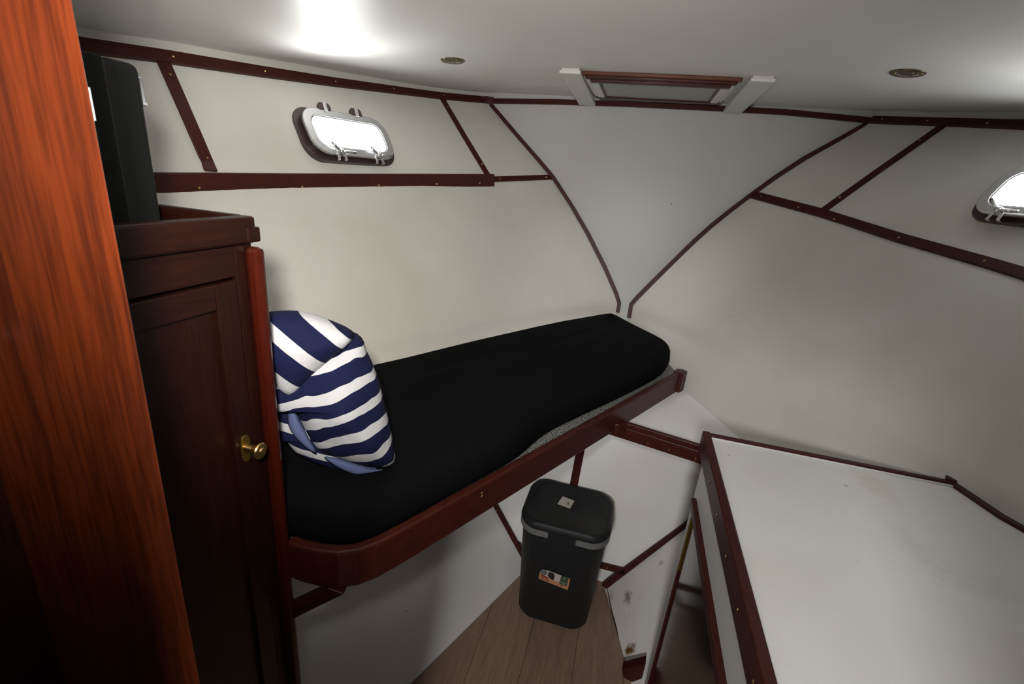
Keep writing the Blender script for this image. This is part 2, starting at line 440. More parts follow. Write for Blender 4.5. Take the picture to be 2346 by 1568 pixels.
stains(M_P4, [(on_p4(1442, 1490), .022, (1, 1, .42), (.13, .065, .012), 1.0), (on_p4(1438, 1368), .034, (1, 1, 1.2), (.12, .07, .025), .7),
              (on_p4(1515, 1290), .016, (1, 1, .8), (.25, .19, .1), .5), (on_p4(1395, 1370), .03, (1, 1, 1), (.22, .16, .08), .45)])
prism('wall_right_lower', [r0, r1, r1+upr*k2, r0+upr*k2], (.012, .004, -.006), M_P4, bevel=0, kind='structure', label='stained white leaning panel beside the counter cabinet')
N4 = (r1-r0).cross(upr).normalized(); N4 = N4 if N4.x < 0 else -N4
TN = [0]
# cross panel: trapezoid between the two leaning panels
zt, zb = -.775, -1.525
def xl(z): return -.222+(z+1.65)*(-.1905/.299)
def xr(z): return .119+(z+1.65)*(.25/.4055)
wf = prism('wall_front_lower', [(xl(zb), YP, zb), (xr(zb), YP, zb), (xr(zt), YP, zt), (xl(zt), YP, zt)], (0, .012, 0), M_PANEL, bevel=0, kind='structure', label='white cross panel behind the bin under the berth step')
prism('wall_front_toe', [(xl(-1.66), YP+.03, -1.66), (xr(-1.66), YP+.03, -1.66), (xr(zb+.02), YP+.03, zb+.02), (xl(zb+.02), YP+.03, zb+.02)], (0, .01, 0), M_PANEL, bevel=0, kind='structure', label='small recessed white panel at floor level behind the bin')

strip('trim_caulk', [on_p4(*p) for p in ((1392, 1352), (1400, 1394), (1412, 1440), (1422, 1492), (1432, 1530))], N4, .006, .0012, M_RUBBER, bevel=0, widths=[.003, .005, .007, .005, .003], kind='structure', label='dark caulk seam between floor and stained panel')
def trim(pts, normals, width, thick, label, axis='y', scr=(), **kw):
    TN[0] += 1
    o = strip('trim_%d' % TN[0], pts, normals, width, thick, M_TRIM[axis], kind='structure', label=label, **kw)
    if scr: screws(o, scr)
    return o
def hull_trim(px, width, thick, label, axis='y', scr=(), extra=(), **kw):
    P = [on_hull(*p) for p in pxline(px)]+[Vector(e) for e in extra]
    N = [hull_n(*p) for p in P]
    S = []
    for p in scr:
        q = on_hull(*p); nn = hull_n(*q); S.append((q+nn*thick, nn))
    return trim(P, N, width, thick, label, axis, S, **kw)
def bow_trim(px, width, thick, label, axis='x', scr=(), **kw):
    P = [on_bow(*p) for p in pxline(px)]
    return trim(P, BOWN, width, thick, label, axis, [(on_bow(*p)+BOWN*thick, BOWN) for p in scr], **kw)

topL = [(-260, 45), (120, 97), (207, 109), (370, 131), (600, 166.5), (768, 191), (900, 208), (1010, 222), (1122, 232)]
tl = hull_trim(topL, .036, .012, 'long dark mahogany moulding along the top of the hull, left of the bow', 'y',
               [(393, 134), (604, 167), (766, 191), (900, 208), (1014, 223), (1112, 232)])
trim([on_bow(1112, 230.5)+BOWN*.014, on_bow(1121, 231.5)+BOWN*.012, on_bow(1131, 232.5)+BOWN*.006], BOWN, .032, .010, 'small mahogany corner piece joining the top mouldings at the bow', 'x')
hull_trim([(1995, 277), (2155, 282.5), (2346, 289), (2480, 294), (2650, 299)], .034, .012, 'dark mahogany moulding along the top of the hull above the right porthole', 'y',
          [(2022, 278), (2126, 282), (2264, 288)])
bow_trim([(1122, 232), (1280, 234.5), (1450, 240), (1650, 249.5), (1800, 258), (1995, 277)], .024, .010, 'dark mahogany moulding across the top of the bow panel below the hatch', 'x')
bow_trim([(1124, 239), (1160, 281), (1195, 322), (1231, 363), (1268, 407), (1312, 475), (1347, 535), (1386, 612), (1411, 670), (1419, 695), (1415, 716)], .019, .011,
         'curved mahogany strip on the left edge of the bow panel', 'z')
bow_trim([(1984, 285), (1916, 323), (1841, 364), (1778, 405), (1719, 448), (1675, 481), (1630, 517), (1594, 549), (1560, 582), (1500, 641), (1460, 681), (1446, 697), (1441, 728)], .020, .016,
         'curved mahogany strip on the right edge of the bow panel', 'z')
hull_trim([(1128, 412), (1266, 407)], .026, .008, 'short mahogany strip between the berth shelf and the bow panel', 'y', [(1144, 412), (1250, 408)])
hull_trim([(372, 140), (431, 274), (483, 394)], .036, .008, 'slanting mahogany batten beside the black case', 'z', [(387, 173), (472, 363)])
hull_trim([(1013, 228), (1064, 315), (1119, 406)], .026, .008, 'slanting mahogany batten between left porthole and bow panel', 'z', [(1025, 247), (1103, 378)])
hull_trim([(2160, 290), (2010, 395), (1880, 488)], .027, .008, 'slanting mahogany batten between right porthole and bow panel', 'z', [(2108, 325), (1925, 455)])
hull_trim([(1722, 447), (1880, 489), (2060, 547), (2260, 604), (2346, 630), (2500, 680), (2750, 765)], .036, .010, 'long mahogany strip running aft below the right porthole', 'y',
          [(1745, 453), (1830, 478), (1912, 506), (2060, 549), (2257, 603)])

# shelf lip on the left hull: a stout board with a thin top edge
sh = [(-150, 424), (250, 419), (365, 420), (495, 418), (660, 416.5), (800, 415.5), (960, 414), (1128, 413)]
P = [on_hull(*p) for p in pxline(sh, 40)]; N = [Vector((hull_n(*p).x, hull_n(*p).y, 0)).normalized() for p in P]
S = []
for p in [(446, 429), (685, 427), (862, 424), (995, 421), (1094, 419)]:
    q = on_hull(*p); nn = hull_n(*q); nn = Vector((nn.x, nn.y, 0)).normalized(); S.append((q+nn*.0215, nn))
TN[0] += 1
shelf = strip('trim_%d' % TN[0], P, N, .052, .020, M_TRIM['y'], kind='structure', label='thick varnished mahogany shelf lip along the left hull below the porthole',
              widths=[.056]*len(P), bevel=.003)
screws(shelf, S)
# battens of the lower panels
up1n = (fl.cross(up1)).normalized(); up1n = up1n if up1n.x > 0 else -up1n
upn = Vector((0, -1, 0))
def batten_y(px, width, label, scr=()):
    return trim([on_y(*p, YP) for p in px], upn, width, .012, label, 'z', [(on_y(*p, YP)+upn*.0125, upn) for p in scr])
batten_y([(1336, 1000), (1313, 1120)], .032, 'upright mahogany batten on the white panel behind the bin')
batten_y([(1116, 1128), (1134, 1155), (1200, 1275)], .028, 'slanting mahogany batten left of the bin below the berth rail', [(1140, 1166)])
batten_y([(1600, 1183), (1570, 1207), (1430, 1309), (1386, 1343)], .034, 'slanting mahogany batten between the bin and the counter cabinet', [(1503, 1262)])
batten_y([(1340, 1284), (1380, 1294), (1432, 1307)], .028, 'short mahogany batten low on the panel at right of the bin', [(1391, 1297)])

# ------------------------------------------------------------------ portholes
def rrect(w, h, r, seg=8):
    out = []
    for cx, cy, a0 in ((w/2-r, h/2-r, 0), (-w/2+r, h/2-r, 90), (-w/2+r, -h/2+r, 180), (w/2-r, -h/2+r, 270)):
        for i in range(seg+1):
            a = math.radians(a0+90*i/seg); out.append((cx+r*math.cos(a), cy+r*math.sin(a)))
    return out
def ring(name, C, A, B, N, outer, inner, n0, n1, material, parent, bevel=.002, skew=0):
    V, F = [], []; k = len(outer)
    for loop, h in ((outer, n0), (outer, n1), (inner, n1), (inner, n0)):
        for a, b_ in loop: V.append(C+A*(a+skew*b_)+B*b_+N*h)
    for j in range(4):
        for i in range(k): F.append((j*k+i, j*k+(i+1) % k, ((j+1) % 4)*k+(i+1) % k, ((j+1) % 4)*k+i))
    return mesh(name, V, F, material, parent, bevel=bevel)
def porthole(name, C, label, skew, s):
    """C on the hull; A runs forward along the hull, B up the hull, N into the cabin"""
    C = Vector(C); N = hull_n(*C); C = C+N*.007
    A = Vector((0, 0, 1)).cross(N).normalized(); A = A if A.y > 0 else -A      # level, towards the bow
    B = N.cross(A).normalized(); B = B if B.z > 0 else -B
    W, H_, R = .388, .192, .066
    root = empty(name, C-B*H_/2, label=label, kind='structure')
    ring('flange', C, A, B, N, rrect(W, H_, R), rrect(W-.10, H_-.075, .036), -.024, .010, M_FLANGE, root, skew=skew)
    ring('spigot', C, A, B, N, rrect(W-.045, H_-.032, .056), rrect(W-.075, H_-.062, .044), .008, .032, M_FLANGE, root, bevel=.004, skew=skew)
    fr = ring('frame', C, A, B, N, rrect(W-.038, H_-.026, .060), rrect(W-.094, H_-.080, .036), .026, .040, M_ALU, root, bevel=.003, skew=skew)
    ring('gasket', C, A, B, N, rrect(W-.092, H_-.078, .037), rrect(W-.098, H_-.084, .034), .027, .0375, M_BLACKP, fr, bevel=0, skew=skew)
    g = rrect(W-.090, H_-.076, .038)
    prism('glass_pane', [C+A*(a+skew*b_)+B*b_+N*.030 for a, b_ in g], N*.004, M_PANE, root, bevel=0)
    for t in (-.068, .062):                                    # hinges on the top edge
        c = C+A*(t+skew*H_/2)+B*(H_/2-.002)+N*.026
        h = prism('hinge', [c+A*a+B*b_ for a, b_ in ((-.024, -.016), (.024, -.016), (.024, .004), (.017, .014), (-.017, .014), (-.024, .004))], N*.016, M_FLANGE, root, bevel=.003)
        prism('hinge_strap', [c+A*a+B*b_+N*.014 for a, b_ in ((-.006, -.020), (.008, -.020), (.008, .013), (-.006, .013))], N*.005, M_ALU, h, bevel=.001)
    for t in (-.085, .078):                                    # clamp dogs with two-armed handles
        c = C+A*(t-skew*H_/2)+B*(-H_/2+.020)+N*.042
        d = lathe('clamp_dog', [(.005, -.014), (.0120, -.012), (.0120, .006), (.0095, .012), (.0055, .015)], c, N, M_CHROME, root, seg=16)
        tube('clamp_handle', [c+N*.006, c+N*.010-A*.020*s+B*.016, c+N*.014-A*.036*s+B*.030], .0055, M_CHROME, d)
        tube('clamp_handle', [c+N*.006, c+N*.010+A*.024*s-B*.001, c+N*.012+A*.054*s-B*.002], .0055, M_CHROME, d)
        for e in (-1, 1):
            prism('clamp_fork', [c+A*(e*.010+a)+B*b_-N*.006 for a, b_ in ((-.005, .002), (.005, .002), (.005+e*.005, -.030), (-.005+e*.005, -.030))], N*.010, M_CHROME, d, bevel=.001)
    return root
CL = on_hull(792, 321)
porthole('window_1', CL, 'rectangular porthole with aluminium frame above the berth shelf', -.17, 1)
CR = Vector((-CL.x, CL.y, CL.z))
porthole('window_2', CR, 'rectangular porthole cut by the right edge of the picture', -.17, -1)

# ------------------------------------------------------------------ ceiling lights
def downlight(px, label):
    c = on_ceil(*px); e = .01
    nn = Vector((-(ceil_z(c.x+e, c.y)-ceil_z(c.x-e, c.y))/(2*e), -(ceil_z(c.x, c.y+e)-ceil_z(c.x, c.y-e))/(2*e), 1)).normalized()
    root = empty('ceiling_light', c, label, 'light', 'recessed ceiling lights')
    N = -nn
    def rev(name, prof, m_): return lathe(name, prof, c, N, m_, root)
    rev('bezel', [(.030, -.004), (.043, -.003), (.0445, .001), (.041, .0045), (.033, .006), (.029, .003)], M_BEZEL)
    rev('inner_ring', [(.0295, -.004), (.0295, .0045), (.024, .0035), (.0235, -.001)], M_CHROME)
    rev('lens', [(.024, -.003), (.024, .0005), (.012, .0022), (.0, .0026)][:3], M_LENS)
    A = N.orthogonal().normalized(); B = N.cross(A)
    screws(root, [(c+(A*math.cos(t)+B*math.sin(t))*.036+N*.0052, N) for t in (.5, 2.6, 4.7)])
    return root
downlight((1037, 138), 'small round recessed downlight in the ceiling left of the hatch')
downlight((2079, 166.5), 'small round recessed downlight in the ceiling right of the hatch')

# ------------------------------------------------------------------ hatch and the two white deck beams
hx0, hx1 = -.300, .266
hatch = empty('roof_hatch', ((hx0+hx1)/2, 2.2, .365), 'mahogany framed roof hatch with grey glass in the ceiling', 'hatch')
for nm, y0, y1, i_, z1, z0 in (('outer_moulding', 1.995, 2.43, 0, .396, .383), ('middle_moulding', 2.010, 2.418, .012, .385, .3745), ('inner_moulding', 2.030, 2.400, .030, .377, .3665)):
    a, c = hx0+i_, hx1-i_; w = .030
    box(nm, (a, y0, z0), (c, y0+w, z1), M_HATCHW if i_ == 0 else M_TRIM['x'], hatch, bevel=.003)
    box(nm, (a, y1-w, z0), (c, y1, z1), M_TRIM['x'], hatch, bevel=.003)
    for xa in (a, c-w): box(nm+'_side', (xa, y0+w, z0+.0005), (xa+w, y1-w, z1), M_WHITE, hatch, bevel=.002)  # glare along the mahogany sides, put in as a white colour
box('glass_pane', (hx0+.055, 2.055, .372), (hx1-.055, 2.376, .378), M_HGLASS, hatch, bevel=0)
for y in (2.056, 2.362): box('glass_bead', (hx0+.060, y, .3690), (hx1-.060, y+.012, .3725), M_TRIM['x'], hatch, bevel=.001)
for xa in (hx0+.058, hx1-.070): box('glass_bead', (xa, 2.056, .3690), (xa+.012, 2.374, .3725), M_TRIM['y'], hatch, bevel=.001)
for (xa, xb), lb in (((-.376, -.298), 'white painted deck beam left of the roof hatch'), ((.285, .362), 'white painted deck beam right of the roof hatch')):
    za, zb_ = .3745, .3555
    bm_ = empty('deck_beam', ((xa+xb)/2, 2.24, zb_), lb, 'beam', 'white deck beams beside the hatch')
    prism('board', [(xa, 1.945, za), (xa, 2.545, zb_), (xa, 2.545, zb_+.014), (xa, 1.945, za+.0105)], (xb-xa, 0, 0), M_WHITE, bm_, bevel=.0015)
    prism('packer', [(xa+.006, 1.955, za+.009), (xa+.006, 2.545, zb_+.012), (xa+.006, 2.545, .392), (xa+.006, 1.955, .3945)], (xb-xa-.012, 0, 0), M_WHITE, bm_, bevel=.001)

# ------------------------------------------------------------------ door jamb in the foreground
door = empty('door_1', (-.40, .25, -1.65), label='varnished mahogany door jamb filling the left edge of the picture', kind='structure')
JX, JY = -.348, .252
prism('jamb_board', [(-.80, JY, -1.65), (JX, JY, -1.65), (JX-.078, JY+.042, -1.65), (-.80, JY+.042, -1.65)], (0, 0, 1.65+.30), M_JAMB, door, bevel=.003)

# ------------------------------------------------------------------ wardrobe with fiddle rail
WX, WY = -.548, .588             # face of the wardrobe (looking to starboard), its forward side
wd = empty('wardrobe', (-.74, .42, -1.65), 'dark mahogany wardrobe with panelled door beside the berth', 'wardrobe')
WB = .02                          # aft end, behind the jamb
box('side_panel', (-.90, WY-.018, -1.65), (WX-.002, WY, -.125), M_WARD['z'], wd)
box('back_panel', (-.90, WB, -1.65), (-.885, WY-.02, -.125), M_WARD['z'], wd)
box('top_board', (-.90, WB, -.128), (WX-.004, WY-.002, -.112), M_WARD['y'], wd)
box('face_frame', (WX-.018, .552, -1.65), (WX, .572, -.126), M_WARD['z'], wd)
box('face_frame', (WX-.018, WB, -.172), (WX, .552, -.126), M_WARD['y'], wd)
dr = empty('door', (WX, .3, -1.60)); dr.parent = wd; dr.location = dr.location-wd.location
box('stile', (WX-.016, .512, -1.60), (WX+.002, .550, -.176), M_WARD['z'], dr)
box('stile', (WX-.016, .085, -1.60), (WX+.002, .122, -.176), M_WARD['z'], dr)
box('rail', (WX-.016, .122, -.212), (WX+.002, .512, -.176), M_WARD['y'], dr)
box('rail', (WX-.016, .122, -1.60), (WX+.002, .512, -1.53), M_WARD['y'], dr)
box('panel', (WX-.016, .122, -1.53), (WX-.006, .512, -.212), M_WARD['z'], dr, bevel=0)
# brass knob with its oval back plate
kc = Vector((WX+.002, .531, -.446))
g = [(kc.x, kc.y+a*.55, kc.z+b_) for a, b_ in rrect(.032, .048, .0155)]
esc = prism('escutcheon', g, (.0025, 0, 0), M_OLDBRASS, dr, bevel=.0006)
lathe('door_knob', [(.0075, 0), (.0070, .010), (.006, .016), (.0125, .026), (.0135, .029), (.012, .031), (.006, .0315), (.005, .034)], kc+Vector((0, 0, .002)), (1, 0, 0), M_BRASS, dr, seg=24)
# fiddle rails round the top and the round-headed corner post
box('fiddle_rail', (WX-.012, WB, -.125), (WX+.010, WY-.001, -.087), M_WARD['y'], wd, bevel=.004)
box('fiddle_rail', (-.90, WY-.016, -.125), (WX-.012, WY+.002, -.087), M_WARD['x'], wd, bevel=.004)
box('fiddle_cap', (WX-.004, WY-.02, -.124), (WX+.013, WY+.004, -.102), M_WARD['y'], wd, bevel=.003)
box('corner_post', (WX-.004, WY-.0145, -1.65), (WX+.019, WY+.004, -.131), M_POST, wd, bevel=.007)

# black case standing on top of the wardrobe
cs = empty('equipment_case', (-.78, .46, -.112), 'tall black case with chrome latch standing on the wardrobe', 'case')
def sdbox(name, lo, hi, m_, parent, r, **kw): return box(name, lo, hi, m_, parent, bevel=r, **kw)
o = sdbox('case_lid', (-.905, .4945, -.1115), (-.652, .541, .0935), M_CASE, cs, .010); o.modifiers['edge'].segments = 4
o = sdbox('case_body', (-.905, .360, -.1115), (-.652, .4935, .0935), M_CASE, cs, .002); o.modifiers['edge'].segments = 4
box('case_seam', (-.90, .4915, -.108), (-.6535, .4965, .0915), M_SEAM, cs, bevel=0)
l2 = box('latch', (-.653, .440, .018), (-.6475, .4715, .056), M_CHROME, cs, bevel=.0015)
box('latch_lip', (-.648, .444, .018), (-.6455, .4675, .024), M_CHROME, l2, bevel=.0006)
lt = box('latch', (-.672, .540, .045), (-.658, .5465, .080), M_CHROME, cs, bevel=.0015)
box('latch_lip', (-.672, .5455, .045), (-.658, .5485, .050), M_CHROME, lt, bevel=.0008)

# ------------------------------------------------------------------ berth: platform, rail, step lip
PZ = -.757
berth = empty('berth', (-.25, 1.4, PZ-.02), 'white berth platform with dark mahogany rail and step', 'berth')
raillen = [(-.533, .596), (-.505, .594), (-.470, .596), (-.435, .604), (-.408, .620), (-.386, .645), (-.366, .678), (-.345, .716)]
RA, RB = Vector((-.345, .716)), Vector((.272, 1.905))
railpts = [Vector(p) for p in raillen]+[RA.lerp(RB, t) for t in np.linspace(.06, 1, 14)]
poly = [(p.x-.004, p.y) for p in railpts if p.y < 1.42]
sa, sb = Vector((.024, 1.490)), Vector((.330, 1.418))
poly += [(sa.x-.02, sa.y), (sb.x+.02, sb.y-.005), (hull_x(1.41, PZ)-.004, 1.41)]
poly += [(hull_x(y, PZ)-.004, y) for y in np.linspace(1.5, 2.385, 12)]
poly += [(-hull_x(y, PZ)+.004, y) for y in np.linspace(2.385, .60, 16)]
prism('platform', [(x, y, PZ) for x, y in poly], (0, 0, -.016), M_PANEL, berth, bevel=0)
# rail: upright board with eased top
def offs(pts, d):
    out = []
    for i, p in enumerate(pts):
        t = (pts[min(i+1, len(pts)-1)]-pts[max(i-1, 0)]).normalized(); out.append(Vector((p.x+t.y*d, p.y-t.x*d)))
    return out
def railmesh(name, pts, d0, d1, z0, z1, m_, parent, bev):
    A_, B_ = offs(pts, d0), offs(pts, d1); n = len(pts); V, F = [], []
    for a, c in zip(A_, B_): V += [(a.x, a.y, z0), (c.x, c.y, z0), (c.x, c.y, z1), (a.x, a.y, z1)]
    for i in range(n-1):
        for k in range(4): F.append((4*i+k, 4*i+(k+1) % 4, 4*i+4+(k+1) % 4, 4*i+4+k))
    F += [(0, 1, 2, 3), tuple(4*(n-1)+k for k in range(4))]
    return mesh(name, V, F, m_, parent, bevel=bev)
rl = railmesh('rail', railpts, -.011, .011, -.762, -.676, M_TRIM['y'], berth, .005)
e0 = RA.lerp(RB, .965)
td = (RB-RA).normalized(); sd = Vector((td.y, -td.x))
prism('rail_end_block', [Vector((*(RA.lerp(RB, .955)+sd*a+td*b_), -.762)) for a, b_ in ((-.016, 0), (.022, .004), (.024, .045), (-.016, .04))], (0, 0, .090), M_TRIM['z'], berth, bevel=.003)
rb = RA.lerp(RB, .62)
prism('rail_knee', [Vector((*(rb+sd*a+td*b_), -.772)) for a, b_ in ((.010, -.030), (.024, -.022), (.034, .010), (.010, .012))], (0, 0, .040), M_TRIM['z'], berth, bevel=.003)
# step lip: low upright and flat nosing
sdir = (sb-sa).normalized(); sn = Vector((sdir.y, -sdir.x))
def lip(name, a0, a1, z0, z1, m_):
    P_ = [sa+sn*a0, sb+sdir*.03+sn*a0, sb+sdir*.03+sn*a1, sa+sn*a1]
    return prism(name, [(p.x, p.y, z0) for p in P_], (0, 0, z1-z0), m_, berth, bevel=.003)
lip('step_nosing', .000, .016, -.775, -.741, M_TRIM['x'])
lp = lip('step_fascia', .004, .022, -.800, -.757, M_TRIM['x'])
screws(lp, [(Vector((*(sa.lerp(sb, t)+sn*.0225), -.786)), (sn.x, sn.y, 0)) for t in (.42, .64, .9)])
# brace below the curved rail end
prism('rail_brace', [(-.545, .597, -.835), (-.540, .597, -.868), (-.425, .612, -.772), (-.455, .606, -.762)], (.004, -.018, 0), M_TRIM['x'], berth, bevel=.002)
for q_ in ((1104, 1131), (1104.5, 1138)):
    p = on_plane(*q_, (*(RA+sd*.0115), 0), (sd.x, sd.y, 0)); screws(rl, [(p, (sd.x, sd.y, 0))])

# speckled underlay and mattress
def inner_edge(y):                                    # x of the rail's inner face at a given y
    t = (y-RA.y)/(RB.y-RA.y); return RA.x+(RB.x-RA.x)*t-.016
pad = [(inner_edge(y), y) for y in np.linspace(.80, 1.90, 10)]+[(hull_x(1.99, -.73)-.03, 1.99), (.06, 2.30), (-.03, 2.36)]+[(-hull_x(y, -.73)+.03, y) for y in np.linspace(2.2, .80, 9)]
prism('berth_underlay', [(x, y, PZ+.0005) for x, y in pad], (0, 0, .058), M_PAD, bevel=.006, label='grey speckled underlay showing between black mattress and rail', cat='underlay')

near = [(-.530, .614), (-.49, .613), (-.45, .618), (-.42, .632), (-.398, .66), (-.375, .70), (-.340, .765), (-.290, .865), (-.235, .97), (-.194, 1.055), (-.185, 1.11), (-.150, 1.21), (-.066, 1.36), (.028, 1.52), (.116, 1.68), (.184, 1.82), (.212, 1.92), (.220, 1.98), (.214, 2.03), (.190, 2.075)]
farc = [(.06, 2.235), (-.035, 2.375), (-.065, 2.385), (-.09, 2.365)]
far = [(-hull_x(y, -.62)+.012, y) for y in (2.25, 2.1, 1.95, 1.8, 1.65, 1.5, 1.35, 1.2, 1.08, .95, .8, .67)]
outline = [Vector(p) for p in near+farc+far]+[Vector((-1.0, .622)), Vector((-.75, .612))]
outline = resample([Vector((p.x, p.y, 0)) for p in outline+[outline[0]]], .03)[:-1]
def smooth_loop(L, it=3):
    for _ in range(it): L = [(L[i-1]+L[i]*2+L[(i+1) % len(L)])/4 for i in range(len(L))]
    return L
outline = smooth_loop(outline)
def inset(L, d):
    out = []; n = len(L)
    for i, p in enumerate(L):
        t = (L[(i+1) % n]-L[i-1]).normalized(); out.append(p+Vector((-t.y, t.x, 0))*d)
    return out
area = sum(outline[i-1].x*outline[i].y-outline[i].x*outline[i-1].y for i in range(len(outline)))
sg = 1 if area > 0 else -1
ZT, ZB, RR = -.600, -.700, .045
rings = [(-.0, ZB, .012), (0, ZB+.012, .0), (0, ZT-RR-.01, -.004)]
V, F = [], []; levels = [(ZB, .014), (ZB+.012, .002), (ZT-RR-.02, -.003)]
for k in range(0, 8):
    a = math.pi/2*k/7; levels.append((ZT-RR+RR*math.sin(a), RR*(1-math.cos(a))))
levels.append((ZT+.003, .09)); n = len(outline)
for z, d in levels:
    for p in inset(outline, sg*d): V.append((p.x, p.y, z))
for j in range(len(levels)-1):
    for i in range(n): F.append((j*n+i, j*n+(i+1) % n, (j+1)*n+(i+1) % n, (j+1)*n+i))
F.append(tuple(range(n)))
L0 = (len(levels)-1)*n; hn = n//2; MJ = 26
aft, bow = Vector((-.75, .7, 0)), Vector((.03, 2.2, 0))
iA = min(range(n), key=lambda i: (Vector((V[L0+i][0], V[L0+i][1], 0))-aft).length+(Vector((V[L0+(i+hn) % n][0], V[L0+(i+hn) % n][1], 0))-bow).length)
prev = None
for k in range(hn+1):
    ia, ib = L0+(iA+k) % n, L0+(iA-k) % n
    if ia == ib or (k == hn and n % 2 == 0): row = [ia]
    else:
        a_, b_ = Vector(V[ia]), Vector(V[ib]); row = [ia]
        for j in range(1, MJ):
            t = j/MJ; p = a_.lerp(b_, t); fade = min(1, 4*t, 4*(1-t))*min(1, k/6, (hn-k)/6)
            d = (p.x-.03)*.88-(p.y-2.3)*.47; w_ = (p.x-.03)*.47+(p.y-2.3)*.88     # across / along the berth
            r_ = d/max(.25, .35-w_*.55)
            p.z += fade*(.0035*math.sin(34*r_+2*math.sin(3*w_))+.0025*math.sin(71*r_+5*w_)+.004*math.sin(9*d+4*w_)-.004)
            V.append(tuple(p)); row.append(len(V)-1)
        row.append(ib)
    if prev:
        if len(prev) == 1:
            for j in range(len(row)-1): F.append((prev[0], row[j], row[j+1]))
        elif len(row) == 1:
            for j in range(len(prev)-1): F.append((row[0], prev[j+1], prev[j]))
        else:
            for j in range(MJ): F.append((prev[j], row[j], row[j+1], prev[j+1]))
    prev = row
if len(prev) > 1: F.append(tuple(prev))
matt = mesh('mattress', V, F, M_SHEET, smooth=True, label='long black sheeted mattress tapering towards the bow', cat='mattress')

# ------------------------------------------------------------------ striped pillow slumped against the wardrobe
PO = Vector((-.470, .742, -.598)); E1 = Vector((.80, .60, 0)).normalized(); EN = Vector((.60, -.80, 0)).normalized()
EU = (Vector((0, 0, 1))-EN*.16).normalized(); EN2 = E1.cross(EU).normalized()
EN2 = EN2 if EN2.dot(EN) > 0 else -EN2
pil = empty('pillow', PO, 'navy and white striped pillow slumped at the wardrobe end', 'pillow')
def px_local(px, py):
    p = on_plane(px, py, PO, EN2)-PO; return p.dot(E1), p.dot(EU)
def cushion(name, pts, thick_f, thick_b, material, off=0., rings_=9, power=.55, wob=.006, seed=0, parent=None):
    """closed pillowy body: outline in the pillow's own plane, bulging to both sides; object space x along, z up"""
    L = [Vector((a, b_, 0)) for a, b_ in pts]; L = resample(L+[L[0]], .014)[:-1]; L = smooth_loop(L, 2)
    c = sum(L, Vector())/len(L); V, F = [], []; n = len(L); rnd = random.Random(seed)
    ph = [rnd.uniform(0, 6.28) for _ in range(6)]
    def h(a, b_, t):
        return (t*(2-t))**power+0*a
    def wobble(a, b_, t):
        return wob*t*(math.sin(38*a+ph[0]+9*b_)*.5+math.sin(21*b_+17*a+ph[1])*.7+math.sin(55*b_-31*a+ph[2])*.35)
    ids = []
    for side, th in ((1, thick_f), (-1, thick_b)):
        for j in range(0 if side == 1 else 1, rings_+1):
            t = j/rings_
            for p in L:
                q = p.lerp(c, t*.96)
                V.append((q.x, -(off+side*th*h(q.x, q.y, t)+(wobble(q.x, q.y, t) if side == 1 else 0)), q.y))
    R = rings_
    for j in range(R):
        for i in range(n): F.append((j*n+i, j*n+(i+1) % n, (j+1)*n+(i+1) % n, (j+1)*n+i))
    F.append(tuple(R*n+i for i in range(n)))
    b0 = (R+1)*n
    for i in range(n): F.append((i, (i+1) % n, b0+(i+1) % n, b0+i))
    for j in range(R-1):
        for i in range(n): F.append((b0+j*n+i, b0+j*n+(i+1) % n, b0+(j+1)*n+(i+1) % n, b0+(j+1)*n+i))
    F.append(tuple(b0+(R-1)*n+i for i in range(n)))
    me = bpy.data.meshes.new(name); me.from_pydata(V, [], F); me.update()
    bm = bmesh.new(); bm.from_mesh(me); bmesh.ops.recalc_face_normals(bm, faces=bm.faces); bm.to_mesh(me); bm.free()
    for p in me.polygons: p.use_smooth = True
    me.materials.append(material); o = bpy.data.objects.new(name, me); link(o, parent or pil); return o
def crop(x, y): return 560+x*.3062, 660+y*.3062
def LP(pts): return [px_local(*crop(*p)) for p in pts]
M_S1 = stripe_mat('stripe_body', (-.26, 1.0), .0520, .0195, .36, (.00, -1.5, .040))
M_S2 = stripe_mat('stripe_flap', (.70, .72), .0610, .0225, .22, (9, 0, .007))
M_S3 = stripe_mat('stripe_underside', (.42, .90), .0430, .0150, .15, (9, 0, .03))
M_LINE = mat('pillowcase_inside', (.10, .125, .25), .9, spec=.2)
body = LP([(205, 480), (340, 330), (620, 290), (850, 330), (905, 400), (905, 480), (950, 520), (975, 620), (1015, 700), (1030, 800), (1065, 930), (1088, 1020), (1110, 1150), (1140, 1315), (1060, 1345), (900, 1330), (720, 1270), (560, 1225), (480, 1120), (400, 960), (345, 800), (60, 900), (-20, 700)])
under = LP([(60, 640), (330, 760), (420, 900), (520, 1100), (640, 1220), (900, 1330), (1080, 1335), (1000, 1385), (880, 1410), (740, 1390), (580, 1350), (440, 1290), (330, 1215), (290, 1100), (200, 1150), (20, 1100)])
flap = LP([(60, 200), (198, 155), (340, 150), (450, 158), (540, 182), (640, 225), (760, 270), (850, 330), (795, 382), (620, 522), (490, 650), (345, 792), (295, 772), (245, 730), (212, 600), (60, 520)])
lin1 = LP([(335, 800), (385, 880), (410, 960), (470, 1060), (520, 1160), (560, 1230), (490, 1190), (400, 1110), (345, 1040), (318, 960)])
lin2 = LP([(560, 1232), (700, 1255), (840, 1300), (1000, 1350), (1090, 1325), (1050, 1350), (960, 1385), (850, 1390), (740, 1350), (640, 1300)])
cushion('pillow_body', body, .070, .055, M_S1, 0, seed=1, wob=.010, rings_=14)
cushion('pillow_underside', under, .030, .05, M_S3, -.012, seed=2, wob=.005)
cushion('pillow_flap', flap, .058, .04, M_S2, .030, seed=3, wob=.004, power=.42)
cushion('pillowcase_lining', lin1, .012, .01, M_LINE, .024, rings_=4, seed=4, wob=.002)
